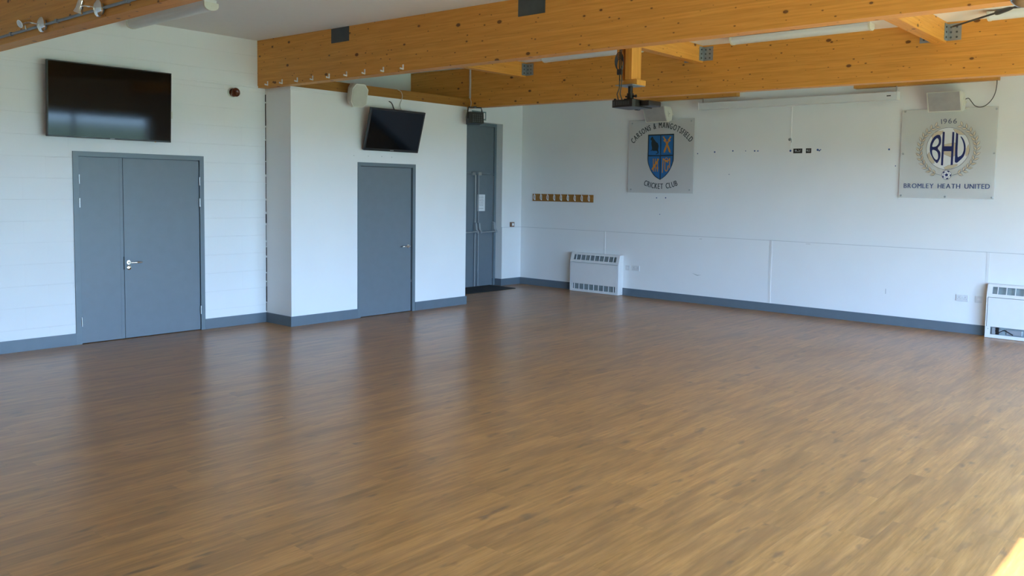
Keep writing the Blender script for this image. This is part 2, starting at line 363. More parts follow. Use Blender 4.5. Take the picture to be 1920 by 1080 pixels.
# ================================================================ THE ROOM
def crack():
    g = G(); z = .14; rr = random.Random(3)
    while z < ZB-.08:
        n = rr.uniform(.05, .30); g.box(XP-rr.choice((.0025, .0035, .006)), XP, YA-rr.choice((.006, .010, .016)), YA, z, min(z+n, ZB-.06)); z += n+rr.uniform(.0, .03)
    return g
def room():
    struct('floor', G().box(XL-.2, XB+.2, YF-.1, YC+.4, -.12, 0), M['floor'])
    struct('ceiling', G().prism([(YF-.1, zc(YF-.1)), (YC+.4, zc(YC+.4)), (YC+.4, 3.78), (YF-.1, 3.78)], XL-.2, XB+.2, 'x'), M['ceil'])
    # left wall in painted blocks, with the opening of the double doors
    g = G().box(XL, 3.80, YA, YA+.2, 0, ZC).box(5.235, XP, YA, YA+.2, 0, ZC).box(3.80, 5.235, YA, YA+.2, 2.085, ZC)
    g.box(XP-.2, XP, YA+.2, YC, 0, ZC)
    struct('wall_left', g, M['block'])
    # box-shaped lobby that stands out of the left wall, with a single door
    g = G().box(XP, 7.15, YP, YP+.12, 0, ZB).box(8.105, XE, YP, YP+.12, 0, ZB).box(7.15, 8.105, YP, YP+.12, 2.075, ZB)
    g.box(XP, XP+.12, YP+.12, YA, 0, ZB).box(XE-.12, XE, YP+.12, YC, 0, ZB).box(XP+.12, XE-.12, YP+.12, YC, ZB-.08, ZB)
    struct('wall_lobby', g, M['wall'])
    struct('trim_1', crack(), M['recess'])   # cracked joint where lobby meets block wall
    # end wall with the recess of the tall doors
    g = G().box(XP, 9.95, YC, YC+.16, 0, ZC).box(11.388, XB+.2, YC, YC+.16, 0, ZC).box(9.95, 11.388, YC, YC+.16, 2.93, ZC)
    g.box(9.8, 9.95, YC+.16, YC+.35, 0, ZC).box(11.388, 11.5, YC+.16, YC+.35, 0, ZC).box(9.95, 11.388, YC+.25, YC+.35, 0, ZC)
    struct('wall_end', g, M['wall'])
    struct('wall_back', G().box(XL-.2, XL, YF-.1, YA+.2, 0, ZC), M['wall'])
    wr = struct('wall_right', G().box(XB, XB+.2, YF-.1, YC, 0, ZC), M['wall'])
    # blue tack left on the right wall, as seen round the screen
    for y, z, r in ((6.83, 2.372, .010), (6.529, 2.393, .014), (6.219, 2.405, .012), (6.006, 2.401, .008), (5.857, 2.399, .013), (5.805, 2.398, .011), (5.291, 2.392, .016),
                    (4.882, 2.398, .017), (4.856, 2.388, .012), (4.838, 2.400, .009), (3.885, 2.388, .013), (3.791, 2.164, .008), (6.27, 2.046, .007), (7.57, 1.661, .011), (7.397, 1.664, .012), (7.501, 1.392, .008)):
        obj('tack_spot', G().lathe([(r, 0), (r*.7, -.004)], (XB, y, z), 'x', 8), M['tack'], wr)
    obj('scuff', G().prism([(6.864, .478), (6.80, .452), (6.765, .440), (6.69, .462), (6.762, .452)], XB-.0145, XB-.0125, 'x'), M['mark'], wr)
    for a, c, e, f in ((3.838, 3.846, .42, .49), (6.70, 6.745, 1.025, 1.031), (4.93, 5.0, 1.040, 1.045)): obj('scuff', G().box(XB-.0145, XB-.0125, a, c, e, f), M['mark'], wr)
    # window wall behind and to the right of the camera
    g = G().box(XL-.2, 1.33, YF-.1, YF, 0, ZC).box(9.64, XB+.2, YF-.1, YF, 0, ZC).box(1.33, 9.64, YF-.1, YF, 2.34, ZC)
    struct('wall_front', g, M['wall'])
    xs = [1.36+1.65*i for i in range(6)]
    for i in range(5):
        a, b = xs[i], xs[i+1]
        w = sroot('window_%d' % (i+1), ((a+b)/2, YF-.07, 0)); h = (b-a)/2
        f = G().box(-h, -h+.03, -.03, .03, 0, 2.34).box(h-.03, h, -.03, .03, 0, 2.34).box(-h, h, -.03, .03, 2.29, 2.34).box(-h, h, -.03, .03, 0, .06)
        obj('window_frame', f, M['alu'], w)
        obj('pane', G().box(-h+.03, h-.03, -.006, .006, .06, 2.29), M['glass'], w)
    struct('ground', G().box(-60, 70, -90, YF-.1, -.35, -.13), M['grass'])
    # skirting boards
    t = .016; hs = .125
    struct('baseboard_left', G().box(XL, 3.774, YA-t, YA, 0, hs).box(5.255, XP, YA-t, YA, 0, hs), M['skirt'])
    struct('baseboard_lobby', G().box(XP-t, XP, YP, YA-t, 0, hs).box(XP-t, 7.118, YP-t, YP, 0, hs).box(8.137, XE+t, YP-t, YP, 0, hs).box(XE, XE+t, YP, YC, 0, hs), M['skirt'])
    struct('baseboard_end', G().box(XE+t, 9.95, YC-t, YC, 0, hs).box(11.388, XB-t, YC-t, YC, 0, hs).box(11.388-t, 11.388, YC-t, YC+.15, 0, hs), M['skirt'])
    struct('baseboard_right', G().box(XB-t-.01, XB, YF, 1.53, 0, hs).box(XB-t-.01, XB, 2.56, 8.19, 0, hs).box(XB-t-.01, XB, 9.215, YC, 0, hs), M['skirt'])
    # boarded dado on the right and end walls, with cover strips over the joints
    dz = 1.062
    d = struct('trim_2', G().box(XB-.013, XB, YF, YC, hs, dz).box(11.388, XB-.013, YC-.013, YC, hs, dz), M['wall'])
    obj('top_edge_shade', G().box(XB-.0135, XB-.001, YF, YC, dz, dz+.006).box(11.388, XB-.0135, YC-.0135, YC-.001, dz, dz+.006), M['edge_shade'], d)  # thin darker strip standing in for the shadow along the dado's top edge
    for y in (8.588, 5.533, 2.592): obj('joint_strip', G().box(XB-.018, XB-.013, y-.016, y+.016, hs, dz), M['metalw'], d)
room()

# ================================================================ DOORS
def hinge(p, x, z, m='steel'):
    obj('hinge', G().lathe([(.009, -.05), (.009, -.018), (.0075, -.017), (.0075, -.013), (.009, -.012), (.009, .012), (.0075, .013), (.0075, .017), (.009, .018), (.009, .05)], (x, 0, 0), 'z', 10), M[m], p, True).location = (0, -.012, z)
def lever(p, x, z, side, lock=True, y=0.0):
    """round rose, lever handle and cylinder rose; side = +1 lever points to +x"""
    h = obj('handle', G().lathe([(.027, 0), (.027, -.007), (.024, -.010), (.012, -.011), (.0105, -.045)], (x, y, z), 'y', 20)
            .tube([(x, y-.036, z), (x+side*.006, y-.052, z), (x+side*.03, y-.058, z), (x+side*.11, y-.058, z), (x+side*.128, y-.052, z), (x+side*.133, y-.036, z)], .0098, 10), M['chrome'], p, True)
    if lock: obj('lock', G().lathe([(.026, 0), (.026, -.007), (.022, -.010), (.008, -.0105), (.007, -.013)], (x, y, z-.058), 'y', 20).box(x-.0015, x+.0015, y-.0135, y-.012, z-.066, z-.050), M['chrome'], p, True)
def doors():
    d = sroot('door_1', (0, YA, 0))
    f = G()
    f.box(3.774, 3.832, -.014, .09, 0, 2.100).box(5.203, 5.255, -.014, .09, 0, 2.100).box(3.832, 5.203, -.014, .09, 2.048, 2.100)
    f.box(3.832, 3.84, .045, .09, 0, 2.048).box(5.195, 5.203, .045, .09, 0, 2.048).box(3.832, 5.203, .045, .09, 2.03, 2.048)
    obj('door_frame', f, M['frame'], d)
    obj('door_leaf', G().box(3.837, 4.3005, .002, .044, .006, 2.042, .002).box(4.262, 4.268, .0005, .003, .006, 2.042), M['grey'], d)
    lf = obj('door_leaf', G().box(4.3045, 5.198, .002, .044, .006, 2.042, .002), M['grey'], d)
    obj('gap', G().box(3.832, 5.203, .046, .05, 0, 2.05), M['gap'], d)
    lever(d, 4.352, .868, 1, True, .002)
    obj('latch_plate', G().box(4.2945, 4.3035, -.003, .004, .79, .935), M['gap'], d)
    for x in (3.834, 5.2005):
        for z in (1.80, 1.545, .245): hinge(d, x, z)
    d = sroot('door_2', (0, YP, 0))
    f = G()
    f.box(7.120, 7.165, -.012, .08, 0, 2.092).box(8.082, 8.134, -.012, .08, 0, 2.092).box(7.165, 8.082, -.012, .08, 2.045, 2.092)
    obj('door_frame', f, M['frame'], d)
    obj('door_leaf', G().box(7.169, 8.070, .012, .052, .006, 2.040, .002), M['grey'], d)
    obj('gap', G().box(7.165, 8.082, .054, .058, 0, 2.045), M['gap'], d)
    lever(d, 8.018, .935, -1, False, .012)
    obj('keep', G().box(8.071, 8.081, .010, .016, .42, .45), M['steel'], d)
    # tall double doors in the end recess, with an over panel
    d = sroot('door_3', (0, YC+.165, 0))
    f = G()
    f.box(9.952, 10.0, -.02, .08, 0, 2.93).box(11.335, 11.386, -.02, .08, 0, 2.93).box(10.0, 11.335, -.02, .08, 2.875, 2.93).box(10.0, 11.335, -.006, .08, 2.018, 2.040)
    obj('door_frame', f, M['frame'], d)
    obj('over_panel', G().box(10.003, 11.332, .004, .03, 2.042, 2.872), M['grey'], d)
    obj('door_leaf', G().box(10.003, 10.868, .004, .045, .006, 2.015, .002), M['grey'], d)
    obj('door_leaf', G().box(10.873, 11.332, .004, .045, .006, 2.015, .002), M['grey'], d)
    obj('gap', G().box(10.0, 11.335, .046, .05, 0, 2.03), M['gap'], d)
    obj('closing_strip', G().box(10.872, 10.884, -.006, .006, .01, 2.01), M['steel'], d)
    obj('closing_strip', G().box(11.322, 11.329, -.012, .004, .13, 2.0), M['steel'], d)
    for x0, x1 in ((10.05, 10.845), (10.925, 11.315)):
        p = obj('panic_bar', G().tube([(x0, -.085, .985), (x1, -.085, .995)], .012, 10), M['silver'], d, True)
        for x in (x0, x1):
            obj('bar_arm', G().prism([(-.005, .98), (-.105, .97), (-.110, 1.00), (-.07, 1.04), (-.055, 1.15), (-.005, 1.17)], x-.022, x+.022, 'x'), M['silver'], p)
    for x in (10.838, 10.925):
        p = obj('bolt_rod', G().tube([(x, -.025, .02), (x, -.025, 2.0)], .0075, 8), M['silver'], d, True)
    for x in (10.80, 10.955): obj('bolt_keep', G().box(x-.035, x+.035, -.035, 0, 2.0, 2.055, .004).box(x-.028, x+.028, -.042, -.036, 2.008, 2.02), M['steel'], d)
doors()

# ================================================================ TIMBER
def timber():
    def bar(x, y1, f):
        pr = [(YF+.002, f(YF)), (y1, f(y1)), (y1, zc(y1)-.001), (YF+.002, zc(YF)-.001)]
        return G().prism(pr, x, x+.14, 'x')
    b = tag(obj('timber_beam', bar(X0, YA-.002, lambda y: ZB), M['woody']), 'laminated timber ceiling beam at top left carrying a conduit and chrome spotlights', 'beam')
    b = tag(obj('timber_beam', bar(X1, YA-.002, lambda y: ZB), M['woody']), 'long laminated timber ceiling beam with a row of white hooks along its lower edge', 'beam')
    for y in (8.06, 5.20, 2.38):
        g = G().box(X1-.005, X1+.001, y-.162, y+.162, zc(y)-.165, zc(y-.162)-.002)
        obj('steel_plate', g, M['plate'], b)
    tag(obj('timber_beam', bar(X2, YC-.002, zb2), M['woody']), 'laminated timber ceiling beam nearest the wall with the badges', 'beam')
    tag(obj('timber_rail', G().box(X1+.141, X2-.001, YP, YP+.09, ZB, ZB+.125), M['woodr']), 'brown timber rail lying along the top of the white lobby wall', 'beam')
    # cross joists with steel hangers
    def joist(label, y0):
        zt = zc(y0); z0 = zt-.205
        t = thing('cross_joist', label, 'joist', ((X1+X2)/2+.07, y0+.06, z0), group='cross joists between the two long beams')
        hl = (X2-X1-.14)/2-.002
        obj('timber', G().box(-hl, hl, -.06, .06, 0, .204, .003), M['woodx'], t)
        for s in (-1, 1):
            h = obj('hanger', G().box(hl-.095, hl, s*.067, s*.060, .02, .185).box(hl-.006, hl-.0005, s*.195, s*.067, .02, .185), M['galv'], t)
            for z in (.05, .10, .15):
                obj('bolt', G().lathe([(.010, 0), (.010, s*.007), (.005, s*.009)], (hl-.055, s*.067, z), 'y', 8), M['plate'], h)
                for yy in (.10, .155): obj('bolt', G().lathe([(.010, 0), (.010, -.007), (.005, -.009)], (hl-.006, s*yy, z), 'x', 8), M['plate'], h)
        return t
    joist('timber cross joist by the lobby end, steel hanger above the tall grey doors', 8.07)
    joist('middle timber cross joist between the beams, above the projector', 5.235)
    joist('timber cross joist nearest the right edge, beside the dark tie rod', 2.485)
    # battens fixed high on the right wall
    for y0, y1, lab in ((6.13, 8.30, 'timber batten on the wall above the cricket badge speaker'), (2.565, 4.36, 'timber batten on the wall above the football badge speaker')):
        tag(obj('timber_batten', G().box(XB-.115, XB-.0005, y0, y1, 3.222, 3.285, .003), M['woodb']), lab, 'batten')
    d = Vector((-1, -1.066, 0)).normalized(); p = Vector((9.08, 2.40, 3.432))
    q = p+d*4.2; a = p+d*.64; b2 = p+d*.88
    tag(obj('tie_rod', G().tube([p, a], .0095, 8).tube([a, a+d*.02, a+d*.05, b2-d*.05, b2-d*.02, b2], [.01, .022, .024, .018, .014, .010], 10).tube([b2, q], .0095, 8), M['plate'], smooth=True), 'dark steel tie rod slanting from the joist hanger at top right', 'rod')
timber()

# ================================================================ LIGHT FITTINGS
def fitting(label, x, y0, y1, w=.15, drop=0):
    t = thing('tube_light', label, 'light', (x, (y0+y1)/2, zc(y0)-.002-drop), group='fluorescent ceiling lights'); h = (y1-y0)/2
    obj('body', G().box(-w/2+.01, w/2-.01, -h+.02, h-.02, -.022, drop), M['metalw'], t)
    prof = [(-w/2+.004, -.022)]+[(-(w/2-.004)*math.cos(a), -.030-.043*math.sin(a)) for a in [i*PI/10 for i in range(11)]]+[(w/2-.004, -.022)]
    obj('diffuser', G().prism([(p[0], p[1]) for p in prof], -h+.021, h-.021, 'y'), M['diff'], t, True)
    cap = [(-w/2, -.0)]+[(-(w/2)*math.cos(a), -.030-.047*math.sin(a)) for a in [i*PI/8 for i in range(9)]]+[(w/2, -.0)]
    for s in (-1, 1): obj('end_cap', G().prism(cap, s*h, s*(h-.021), 'y').lathe([(.004, 0), (.003, .0015*s)], (0, s*h, -.035), 'y', 8), M['cream'], t)
    return t
fitting('tube light on the left ceiling, above the big wall television', 4.345, 7.88, 9.55, drop=.032)
fitting('far tube light, half hidden behind the projector post', 8.83, 5.88, 7.42)
fitting('tube light between the middle and right joists', 8.83, 3.10, 4.66)
fitting('tube light at the top right corner, behind the tie rod', 8.83, .42, 2.03)
tag(obj('smoke_detector', G().lathe([(.055, 0), (.055, -.02), (.045, -.035), (.02, -.042)], (4.46, 7.24, zc(7.24)), 'z', 24), M['cream'], smooth=True), 'round smoke detector on the ceiling, just at the top edge', 'detector')

# conduit and spotlights on the top left beam
def spotrail():
    zc = 3.052; x = X0-.013
    t = thing('conduit_pipe', 'grey metal conduit pipe running along the top left beam', 'conduit', (x, 0, zc))
    obj('pipe', G().tube([(0, YF+.05, 0), (0, YA-.02, 0)], .0115, 10), M['conduit'], t, True)
    g = G()
    for y in (7.45, 6.2, 5.1, 8.45, 9.3): g.box(-.016, .012, y-.02, y+.02, -.015, .015, .004)
    obj('clip', g, M['conduit'], t, kind='stuff')
    def spot(label, y, head_dir, hz=0.0):
        s = thing('spotlight', label, 'spotlight', (x-.012, y, zc), group='chrome spotlights on the beam')
        obj('base', G().lathe([(.062, 0), (.062, -.012), (.054, -.022), (.030, -.034), (.012, -.040)], (0, 0, .0), 'x', 28), M['chrome'], s, True)
        obj('boss', G().lathe([(.040, .022), (.040, .002)], (0, 0, 0), 'x', 20), M['silver'], s, True)
        obj('arm', G().tube([(-.036, 0, 0), (-.062, .006, .004), (-.074, .06, .012), (-.076, .125, .020)], .0055, 8), M['chrome'], s, True)
        hd = Vector(head_dir).normalized(); c = Vector((-.078, .145, .022))
        h = obj('lamp_head', G().tube([c-hd*.045, c-hd*.042, c+hd*.02, c+hd*.045, c+hd*.052], [.018, .024, .025, .031, .033], 20), M['chrome'], s, True)
        obj('bulb_glass', G().tube([c+hd*.0525, c+hd*.054], [.026, .026], 20), M['diff'], h)
        obj('knuckle', G().tube([c+Vector((0, .0, -.02)), c+Vector((0, -.02, -.065))], .006, 8), M['chrome'], h, True)
    spot('chrome spotlight on the top left beam, lamp facing the viewer', 7.72, (-.9, -.25, -.42))
    spot('chrome spotlight on the top left beam, lamp pointing down', 6.64, (-.22, .25, -1))
    s = thing('spotlight', 'shiny chrome spotlight at the top right corner under the beam', 'spotlight', (X1-.001, 1.17, 3.035))
    obj('base', G().lathe([(.10, 0), (.10, -.012), (.090, -.035), (.060, -.060), (.020, -.073)], (0, 0, 0), 'x', 32), M['chrome'], s, True)
    obj('stem', G().tube([(-.07, 0, 0), (-.10, 0, .03)], .008, 8), M['chrome'], s, True)
spotrail()

# white hooks along the lower edge of the long beam
def hooks():
    order = ('first', 'second', 'third', 'fourth', 'fifth', 'sixth', 'seventh', 'eighth', 'ninth')
    proto = None
    for i, y in enumerate((9.534, 9.217, 8.896, 8.585, 8.267, 7.943, 7.620, 7.300, 6.980)):
        lab = '%s white plastic hook on the long beam, counting from the left wall' % order[i]
        if proto is None:
            proto = thing('beam_hook', lab, 'hook', (X1, y, 3.020), group='white hooks on the long beam')
            obj('back_plate', G().box(-.004, 0, -.011, .011, -.018, .038, .0015), M['white'], proto)
            obj('prong', G().prism([(-.004, -.014), (-.036, -.014), (-.040, -.002), (-.036, .004), (-.031, -.004), (-.004, -.002)], -.010, .010, 'y'), M['white'], proto)
        else: dup(proto, (X1, y, 3.020), lab)
hooks()

# ================================================================ LEFT WALL THINGS
def left_wall():
    t = thing('television', 'large black flat television on the block wall above the double doors', 'television', (4.14, YA-.135, 2.237), (PI/2-math.radians(-2.6), 0, 0))
    w, h = 1.312, .787
    obj('bezel', G().box(-w/2, w/2, 0, h, -.045, 0, .004), M['black'], t)
    obj('screen', G().box(-w/2+.011, w/2-.011, .017, h-.011, 0, .0012), M['screen'], t)
    obj('badge', G().box(-.025, .025, .005, .011, 0, .0016), M['silver'], t)
    obj('indicator', G().box(.47, .482, -.006, .001, -.01, -.003), M['orange'], t)
    obj('wall_bracket', G().box(-.3, .3, .12, .6, -.075, -.045).box(-.22, -.18, .15, .58, -.11, -.074).box(.18, .22, .15, .58, -.11, -.074), M['black'], t)
    t = thing('alarm_sounder', 'round red-brown alarm sounder on the block wall beside the long beam', 'alarm', (5.652, YA, 2.898), ON_A)
    obj('back_box', G().lathe([(.052, 0), (.052, .028), (.046, .03)], seg=28), M['brown'], t, True)
    obj('horn', G().lathe([(.040, .03), (.040, .055), (.052, .062), (.054, .075), (.046, .082), (.034, .070), (.018, .066), (.014, .078)], seg=28), M['brown'], t, True)
    obj('base_plate', G().lathe([(.060, 0), (.060, .006)], (-.012, 0, 0), seg=24), M['cream'], t)
    tag(obj('cable_trunking', G().box(XL, XP-.03, YA-.016, YA-.0005, 2.985, 3.012, .002), M['wall']), 'thin white cable trunking across the block wall, passing behind the television', 'trunking')
    tag(obj('cable_trunking', G().box(XP, 7.70, YP-.014, YP-.0005, 2.940, 2.968, .002).box(XP-.012, XP-.0005, YP-.014, YA-.02, 2.940, 2.968, .002), M['wall']), 'thin white cable trunking around the top of the lobby wall', 'trunking')
    tag(obj('fused_outlet', G().box(4.80, 4.872, YA-.03, YA-.0005, 2.52, 2.60, .004), M['cream']), 'small cream outlet box behind the right edge of the large television', 'socket')
left_wall()

# ================================================================ LOBBY WALL THINGS
def lobby():
    t = thing('television', 'smaller black television tilted down above the single grey door', 'television', (7.630, YP-.085, 2.249), (PI/2+math.radians(16), 0, 0))
    w, h = .955, .578
    obj('bezel', G().box(-w/2, w/2, 0, h, -.035, 0, .006), M['black'], t)
    obj('rear_cover', G().box(-w/2+.05, w/2-.05, .05, h-.05, -.075, -.034, .015), M['black'], t)
    obj('screen', G().box(-w/2+.026, w/2-.026, .036, h-.024, 0, .0012), M['screen'], t)
    obj('badge', G().box(-.03, .03, .012, .022, 0, .0016), M['silver'], t)
    obj('wall_arm', G().box(-.12, .12, .16, .40, -.10, -.074).prism([(-.10, .20), (-.10, .36), (-.155, .35), (-.155, .24)], -.05, .05, 'x') if False else G().box(-.12, .12, .16, .40, -.11, -.074), M['black'], t)
    # loudspeaker on the lobby wall, turned and tilted
    t = thing('loudspeaker', 'cream angular loudspeaker above the small television on the lobby wall', 'speaker', (6.970, YP-.172, 2.955), (PI/2+math.radians(14), 0, math.radians(-8)))
    sh = [(-.075, -.15), (.065, -.15), (.115, -.105), (.115, .085), (.06, .15), (-.07, .15), (-.115, .085), (-.115, -.085)]
    bk = [(p[0]*.62, p[1]*.86) for p in sh]
    g = G(); n = len(sh)
    vs = [(p[0], p[1], .085) for p in sh]+[(p[0]*1.04, p[1]*1.03, .05) for p in sh]+[(p[0], p[1], -.11) for p in bk]
    fc = [tuple(range(n)), tuple(range(2*n, 3*n))[::-1]]
    for k in (0, 1):
        for i in range(n): fc.append((k*n+i, k*n+(i+1) % n, (k+1)*n+(i+1) % n, (k+1)*n+i))
    g._add(vs, fc); obj('cabinet', g, M['cream'], t)
    obj('grille', G().prism([(p[0]*.9, p[1]*.92) for p in sh], .0855, .089), plain('cream_grille', (.50, .50, .43), .6, var=.05), t)
    obj('bracket', G().box(-.03, .03, -.06, -.02, -.15, -.10), M['cream'], t)
    tag(obj('hanging_cable', G().tube(sm([(7.635, YP-.020, 2.935), (7.662, YP-.024, 2.925), (7.692, YP-.026, 2.895), (7.705, YP-.04, 2.84), (7.70, YP-.10, 2.79)]), .0065, 8), M['cable'], smooth=True), 'short dark cable dropping from trunking behind the small television', 'cable')
    tag(obj('hanging_cable', G().tube(sm([(7.80, YP-.006, 3.112), (7.845, YP-.02, 3.09), (7.872, YP-.022, 3.03), (7.862, YP-.014, 2.97), (7.835, YP-.014, 2.91), (7.825, YP-.05, 2.84), (7.82, YP-.10, 2.79)]), .0045, 8), M['cablew'], smooth=True), 'thin pale cable looping over the brown rail behind the small television', 'cable')
    for x, z, w in ((7.06, 2.175, 'leftmost'), (7.30, 2.178, 'second from left'), (7.53, 2.182, 'third from left'), (7.705, 2.180, 'rightmost')):
        tag(obj('screw_plug', G().lathe([(.006, 0), (.004, -.003)], (x, YP-.0003, z), 'y', 8), M['mark']), 'tiny screw plug under the small television, %s of four in a row' % w, 'screw', 'screw plugs under the small television')
    # disco light by the lobby corner
    t = thing('party_light', 'black box-shaped party light hanging at the lobby corner by the tall doors', 'light', (9.105, 8.99, 2.80), (0, 0, math.radians(-24)))
    b = obj('housing', G().prism([(-.10, -.07), (.085, -.085), (.10, .03), (.06, .095), (-.085, .095)], -.105, .105, 'x'), M['black'], t)
    g = G()
    for i in range(5):
        for j in range(4): g.lathe([(.010, 0), (.012, -.008), (.006, -.010)], (-.065+.032*i, -.1, -.045+.030*j), 'y', 10)
    obj('lens', g, M['plate'], b, kind='stuff')
    g = G()
    for i in range(6): g.box(-.106, -.1055, -.06+.022*i, -.05+.022*i, -.04, .05)
    obj('vent', g, M['plate'], b, kind='stuff')
    obj('yoke', G().tube([(-.112, 0, .0), (-.112, 0, .12), (-.10, 0, .165), (.10, 0, .165), (.112, 0, .12), (.112, 0, 0)], .010, 8).box(-.02, .02, -.02, .02, .165, .182), M['black'], t, True)
    tag(obj('switch_box', G().box(9.085, 9.150, YP-.045, YP-.0005, 2.79, 2.94, .006), M['cream']), 'narrow cream junction box on the lobby wall edge beside the party light', 'box')
    t = thing('cable_conduit', 'white vertical conduit on the timber beam above the party light', 'conduit', (X2-.013, YP-.03, 0))
    obj('pipe', G().box(-.011, .011, -.012, .012, 3.12, zc(9.17)-.002, .003), M['cablew'], t)
    obj('flex', G().tube(sm([(0, 0, 3.125), (-.012, -.02, 3.105), (-.02, -.045, 3.05), (-.03, -.04, 2.99), (-.055, -.02, 2.94)]), .006, 8), M['cablew'], t, True)
lobby()

# ================================================================ END WALL THINGS
def end_wall():
    t = thing('exit_sign', 'green exit sign above the tall grey doors, half hidden by the party light', 'sign', (10.77, YC-.001, 3.04), ON_A)
    obj('plate', G().box(-.175, .175, -.075, .075, 0, .006), M['teal'], t)
    obj('white_door_symbol', G().box(.095, .150, -.052, .052, .006, .0065), M['paper'], t, label='white door shape')
    g = G()
    for z in (-.066, .064): g.box(-.168, .168, z, z+.003, .006, .0065)
    for x in (-.168, .165): g.box(x, x+.003, -.066, .067, .006, .0065)
    obj('border_line', g, M['paper'], t)
    g = G().lathe([(.010, .006), (.010, .0066)], (.045, .036, 0), 'z', 12).prism([(.03, .022), (.058, .018), (.062, -.01), (.085, -.035), (.078, -.042), (.05, -.018), (.036, -.05), (.012, -.052), (.012, -.044), (.03, -.042), (.036, -.008), (.02, .002), (.012, -.006), (.006, .0), (.018, .012)], .006, .0066)
    obj('running_figure_symbol', g, M['paper'], t)
    t = thing('call_point', 'small fire alarm call point on the end wall beside the tall doors', 'alarm', (11.648, YC-.0005, 1.115), ON_A)
    obj('housing', G().box(-.044, .044, -.044, .044, 0, .045, .006), plain('call_point_brown', (.24, .13, .08), .4), t)
    obj('glass_front', G().box(-.026, .026, -.022, .024, .045, .047), M['paper'], t)
    t = thing('paper_notice', 'white printed paper notice taped to the tall grey door', 'notice', (11.025, YC+.1685, 1.51), ON_A)
    obj('sheet', G().box(-.094, .094, -.148, .148, 0, .0012), M['paper'], t)
    g = G(); random.seed(9)
    for i in range(9):
        wd = .068*random.uniform(.72, 1.0)
        if i == 7: continue
        z = .120-.028*i
        xx = -wd
        while xx < wd:
            ww = random.uniform(.006, .020); g.box(xx, min(xx+ww, wd), z-.004, z+.004, .0012, .0016); xx += ww+.005
    obj('printed_lines', g, M['inkgrey'], t)
    random.seed(4)
    t = thing('door_mat', 'dark rectangular door mat on the floor before the tall doors', 'mat', (10.60, 10.365, 0))
    obj('pile', G().box(-.65, .65, -.32, .32, .001, .012, .003), M['mat'], t)
end_wall()

